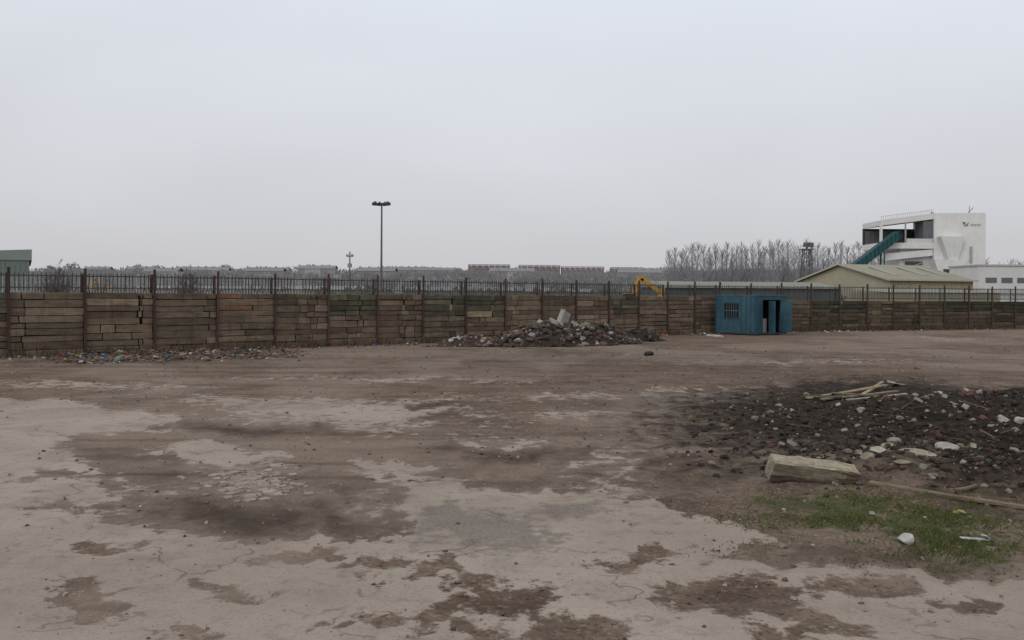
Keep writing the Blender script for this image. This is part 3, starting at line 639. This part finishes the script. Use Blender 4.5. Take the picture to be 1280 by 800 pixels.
for i in range(7): mb.beam((76+(i%2)*3,-.1,.5+i*1.2),(79-(i%2)*3,-.1,1.7+i*1.2),.6,.12,(.35,.36,.36))
mb.cyl((89.8,3,18.3),(89.8,3,20.0),.09,.05,(.2,.2,.2)); mb.beam((89.2,3,18.3),(90.6,3,19.7),.1,.1,(.2,.2,.2)); mb.cyl((83,4,18.0),(83,4,18.9),.3,.3,(.4,.4,.4))
mb.build("openings_and_stairs",M_plain,r)
mb=MB()
def fy(x_): return -(x_-81.5)*.129-.06
mb.poly([(86.8,fy(86.8),15.8),(87.5,fy(87.5),15.8),(87.8,fy(87.8),16.6)],[(0,1,2)],(.38,.22,.23)); mb.poly([(86.5,fy(86.5),16.6),(87.2,fy(87.2),16.6),(86.9,fy(86.9),15.9)],[(0,2,1)],(.2,.22,.32))
for i in range(5): mb.box((88.2+i*.38,fy(88.2+i*.38)-.02,16.05),(.22,.05,.32),(.34,.36,.42))
mb.build("logo_sign",M_plain,r)
mb=MB(); tc_=(.033,.095,.105)
mb.beam((65.3,-1,7.6),(74.4,.0,14.2),1.8,1.5,tc_)
for i in range(12):
    t=i/11; mb.beam((65.3+9.1*t,-2.0+t,7.6+6.6*t-.8),(65.3+9.1*t,-2.0+t,7.6+6.6*t+.85),.12,.12,(.02,.07,.08))
for xx,zz in ((67,7.9),(71,10.9)):
    mb.beam((xx,-1.8,0),(xx+.3,-1.4,zz),.25,.25,tc_); mb.beam((xx,.4,0),(xx+.3,.2,zz),.25,.25,tc_)
mb.build("conveyor",M_plain,r)
r=root("white_flat_roof_building",(79.5,150,0)); mb=MB(); mb.bbox((0,0,0),(20,10,7.9),(.68,.68,.66)); mb.bbox((-.2,-.2,7.9),(20.2,10.2,8.15),(.5,.5,.5)); mb.bbox((3,-.2,0),(20,-.001,3.0),(.6,.6,.58)); mb.build("walls",M_white,r)
mb=MB()
for i in range(7): mb.bbox((1.2+i*2.7,-.06,5.0),(3.1+i*2.7,-.002,5.9),(.14,.15,.16))
mb.bbox((.5,-.25,2.9),(20,-.21,3.3),(.3,.3,.3)); mb.build("windows",M_plain,r)
def lattice(mb,x_,y_,h,w0,w1,col,n=7,t=.12):
    P=lambda z_,i:(x_+(1 if i in(1,2) else -1)*(w0+(w1-w0)*z_/h)/2,y_+(1 if i>1 else -1)*(w0+(w1-w0)*z_/h)/2,z_)
    for i in range(4):
        mb.beam(P(0,i),P(h,i),t,t,col)
        for k in range(n):
            a,b_=h*k/n,h*(k+1)/n; j=(i+1)%4
            mb.beam(P(a,i),P(b_,j),t*.6,t*.6,col); mb.beam(P(a,j),P(b_,i),t*.6,t*.6,col); mb.beam(P(b_,i),P(b_,j),t*.6,t*.6,col)
r=root("lattice_floodlight_tower"); mb=MB(); X0=(1008-640)/1100*200; cl=(.13,.13,.135)
lattice(mb,X0,200,13.2,3.0,1.4,cl,7,.16); mb.bbox((X0-1.3,198.7,13.1),(X0+1.3,201.3,13.3),cl); mb.build("mast",M_steel,r)
mb=MB()
for i in range(4): mb.box((X0-.9+i*.6,198.8,14.2),(.45,.3,1.0),(.11,.11,.115))
mb.beam((X0-1.3,199,13.8),(X0+1.3,199,13.8),.12,.12,cl); mb.beam((X0-1.2,201,14.2),(X0+1.2,201,14.2),.1,.1,cl); mb.cyl((X0,200,13.2),(X0,200,15.2),.2,.1,cl); mb.build("floodlights",M_steel,r)
def mast(name,u,D,h,w,heads):
    X0=(u-640)/1100*D; r=root(name,(X0,D,0)); mb=MB(); cl=(.13,.13,.135)
    mb.cyl((0,0,0),(0,0,h),w,w*.6,cl,10); mb.cyl((0,0,0),(0,0,.5),w*1.6,w*1.5,cl,10); mb.build("pole",M_steel,r)
    mb=MB()
    if heads==4:
        mb.beam((-1.0,0,h),(1.0,0,h),.1,.1,cl); mb.beam((0,-.6,h-.05),(0,.6,h-.05),.1,.1,cl)
        for xx,yy,s in ((-.8,-.15,1),(.75,-.15,1),(-.3,.2,.7),(.35,.25,.7)):
            mb.box((xx,yy,h-.12),(.72*s,.55,.30),(.06,.06,.065),(.25,0.12*(1 if xx<0 else -1),0)); mb.box((xx,yy,h+.1),(.3*s,.3,.2),(.09,.09,.09)); mb.box((xx,yy-.02,h-.29),(.5*s,.4,.03),(.45,.45,.45),(.25,0,0))
    else:
        mb.beam((-.4,0,h-.5),(.4,0,h-.5),.08,.08,cl); mb.box((-.3,0,h-.35),(.3,.25,.25),(.45,.45,.45),(.3,0,0)); mb.box((.3,0,h-.35),(.3,.25,.25),(.3,.3,.3),(.3,0,0)); mb.cyl((0,0,h),(0,0,h+.15),.12,.02,cl)
        mb.box((0,0,h-1.6),(.5,.3,.5),(.3,.3,.3))
    mb.build("floodlights",M_steel,r)
mast("floodlight_mast",476.5,110,13.8,.16,4)
mast("floodlight_mast",437,110,7.6,.12,2)
for (u,D,h) in [(271,140,4.6),(578,120,4.3),(745,180,5.5),(715,160,5.0),(850,150,5.2)]:
    mb=MB(); X0=(u-640)/1100*D; mb.cyl((X0,D,0),(X0,D,h),.08,.05,(.2,.2,.2),6); mb.beam((X0,D,h),(X0+.8,D,h+.1),.07,.07,(.2,.2,.2)); mb.box((X0+.9,D,h+.08),(.5,.2,.12),(.3,.3,.3)); mb.build("street_lamp",M_steel)
def excavator(u,D,s,flip):
    X0=(u-640)/1100*D; r=root("yellow_excavator",(X0,D,0),0); r.scale=(s*flip,s,s); ye=(.46,.26,.05); bk=(.03,.03,.03); mb=MB()
    for yy in (-1.1,.6):
        n=16; pts=[]
        for k in range(n):
            a=2*math.pi*k/n; pts.append(((1.3 if math.cos(a)>0 else -1.3)+.42*math.cos(a),.45+.42*math.sin(a)))
        vs=[(q[0],yy,q[1]) for q in pts]+[(q[0],yy+.5,q[1]) for q in pts]
        mb.poly(vs,[tuple(range(n)),tuple(range(n,2*n))[::-1]]+[(k,k+n,(k+1)%n+n,(k+1)%n) for k in range(n)],bk)
        for k in range(5): mb.cyl((-1.2+k*.6,yy-.02,.4),(-1.2+k*.6,yy+.52,.4),.2,.2,(.08,.08,.08))
    mb.build("tracks",M_steel,r); mb=MB()
    mb.bbox((-1.8,-1.2,.95),(1.2,1.2,1.25),ye); mb.bbox((-1.9,-1.15,1.25),(-.3,1.15,2.0),ye); mb.bbox((-.3,-.1,1.25),(1.0,1.1,1.7),ye)
    P=[(.9,1.5),(1.25,3.6),(1.9,4.6),(3.9,3.1)]
    for a,b_,w in((P[0],P[1],.55),(P[1],P[2],.65),(P[2],P[3],.5)): mb.beam((a[0],-.0,a[1]),(b_[0],0,b_[1]),.4,w,ye)
    mb.beam((4.4,0,3.5),(3.5,0,1.0),.32,.45,ye)
    mb.build("body_and_boom",M_paint,r); mb=MB()
    mb.bbox((-.25,-1.15,1.25),(1.1,-.2,2.75),(.04,.05,.055)); mb.bbox((-.3,-1.2,2.75),(1.15,-.15,2.85),ye); mb.build("cab",M_paint,r); mb=MB()
    mb.beam((1.3,.0,1.6),(1.9,0,3.55),.12,.12,(.3,.3,.3)); mb.beam((2.1,0,4.85),(4.1,0,3.85),.12,.12,(.3,.3,.3))
    mb.poly([(3.8,-.45,1.1),(3.2,-.45,1.15),(2.8,-.45,.6),(3.2,-.45,.2),(3.8,-.45,.5),(3.8,.45,1.1),(3.2,.45,1.15),(2.8,.45,.6),(3.2,.45,.2),(3.8,.45,.5)],[(0,1,2,3,4),(9,8,7,6,5),(0,5,6,1),(1,6,7,2),(2,7,8,3),(3,8,9,4)],(.08,.075,.07)); mb.build("bucket_and_rams",M_steel,r)
excavator(781,96,.95,1)
excavator(105,140,1.0,1)
r=root("galvanised_palisade_fence",(-44,62,0),.02); mb=MB()
for i in range(150): mb.box((i*.2,0,1.75),(.07,.02,3.5),vary((.30,.31,.30),.15))
for zz in(.6,3.1): mb.box((15,.03,zz),(30,.04,.06),(.30,.31,.30))
mb.build("pales",M_steel,r)
for (u,D,w,h,c_) in [(300,150,14,3.7,(.20,.205,.195)),(560,170,18,4.0,(.16,.165,.165)),(700,150,12,3.6,(.18,.19,.18)),(205,170,12,3.9,(.25,.25,.24)),(400,190,20,4.2,(.21,.21,.20)),(640,200,14,4.2,(.15,.16,.17))]:
    X0=(u-640)/1100*D; r=root("yard_shed",(X0,D,0),U(-.15,.15)); mb=MB(); mb.bbox((-w/2,0,0),(w/2,8,h*.8),c_); mb.poly([(-w/2-.2,-.2,h*.8),(w/2+.2,-.2,h*.8),(w/2+.2,4,h),(-w/2-.2,4,h),(-w/2-.2,8.2,h*.8),(w/2+.2,8.2,h*.8)],[(0,1,2,3),(3,2,5,4),(0,3,4),(1,5,2)],tuple(a*1.2 for a in c_)); mb.bbox((-1.5,-.05,0),(1.5,-.002,h*.6),(.1,.1,.1)); mb.build("walls_and_roof",M_plain,r)
# ---------------- world & sun
w=bpy.data.worlds.new("World"); sc.world=w; w.use_nodes=True; nt=w.node_tree; L=nt.links
bg=nt.nodes["Background"]; sky=N(nt,'ShaderNodeTexSky'); sky.sky_type='NISHITA'; sky.sun_disc=False
EL,AZ=38,215
sky.sun_elevation=math.radians(EL); sky.sun_rotation=math.radians(AZ); sky.dust_density=4
tc=N(nt,'ShaderNodeTexCoord'); sx=N(nt,'ShaderNodeSeparateXYZ'); L.new(tc.outputs['Generated'],sx.inputs[0])
cr=N(nt,'ShaderNodeValToRGB'); L.new(math_(nt,'MAXIMUM',sx.outputs[2],0.0),cr.inputs[0])
el=cr.color_ramp.elements; el[0].position=0; el[0].color=(.575,.57,.59,1); el[1].position=1; el[1].color=(.75,.765,.80,1)
e_=el.new(.10); e_.color=(.635,.64,.675,1); e_=el.new(.33); e_.color=(.735,.775,.84,1)
mp=N(nt,'ShaderNodeMapping'); mp.inputs['Scale'].default_value=(1,1,2.2); L.new(tc.outputs['Generated'],mp.inputs[0])
cl=noise_(nt,mp.outputs[0],1.6,3,.5,.4)
k=math_(nt,'MULTIPLY_ADD',cl,.30,.86)
vs_=N(nt,'ShaderNodeVectorMath',operation='SCALE'); L.new(cr.outputs[0],vs_.inputs[0]); L.new(math_(nt,'MULTIPLY',k,10.0),vs_.inputs['Scale'])
mx=mix_(nt,.95,sky.outputs[0],vs_.outputs[0]); L.new(mx,bg.inputs[0]); bg.inputs[1].default_value=.1
sl=bpy.data.lights.new("sun",'SUN'); sl.energy=.6; sl.angle=math.radians(25); sl.color=(1,.94,.86); so=bpy.data.objects.new("sun",sl); sc.collection.objects.link(so)
dv=Vector((math.sin(math.radians(AZ))*math.cos(math.radians(EL)),math.cos(math.radians(AZ))*math.cos(math.radians(EL)),math.sin(math.radians(EL))))
so.rotation_euler=dv.to_track_quat('Z','Y').to_euler()
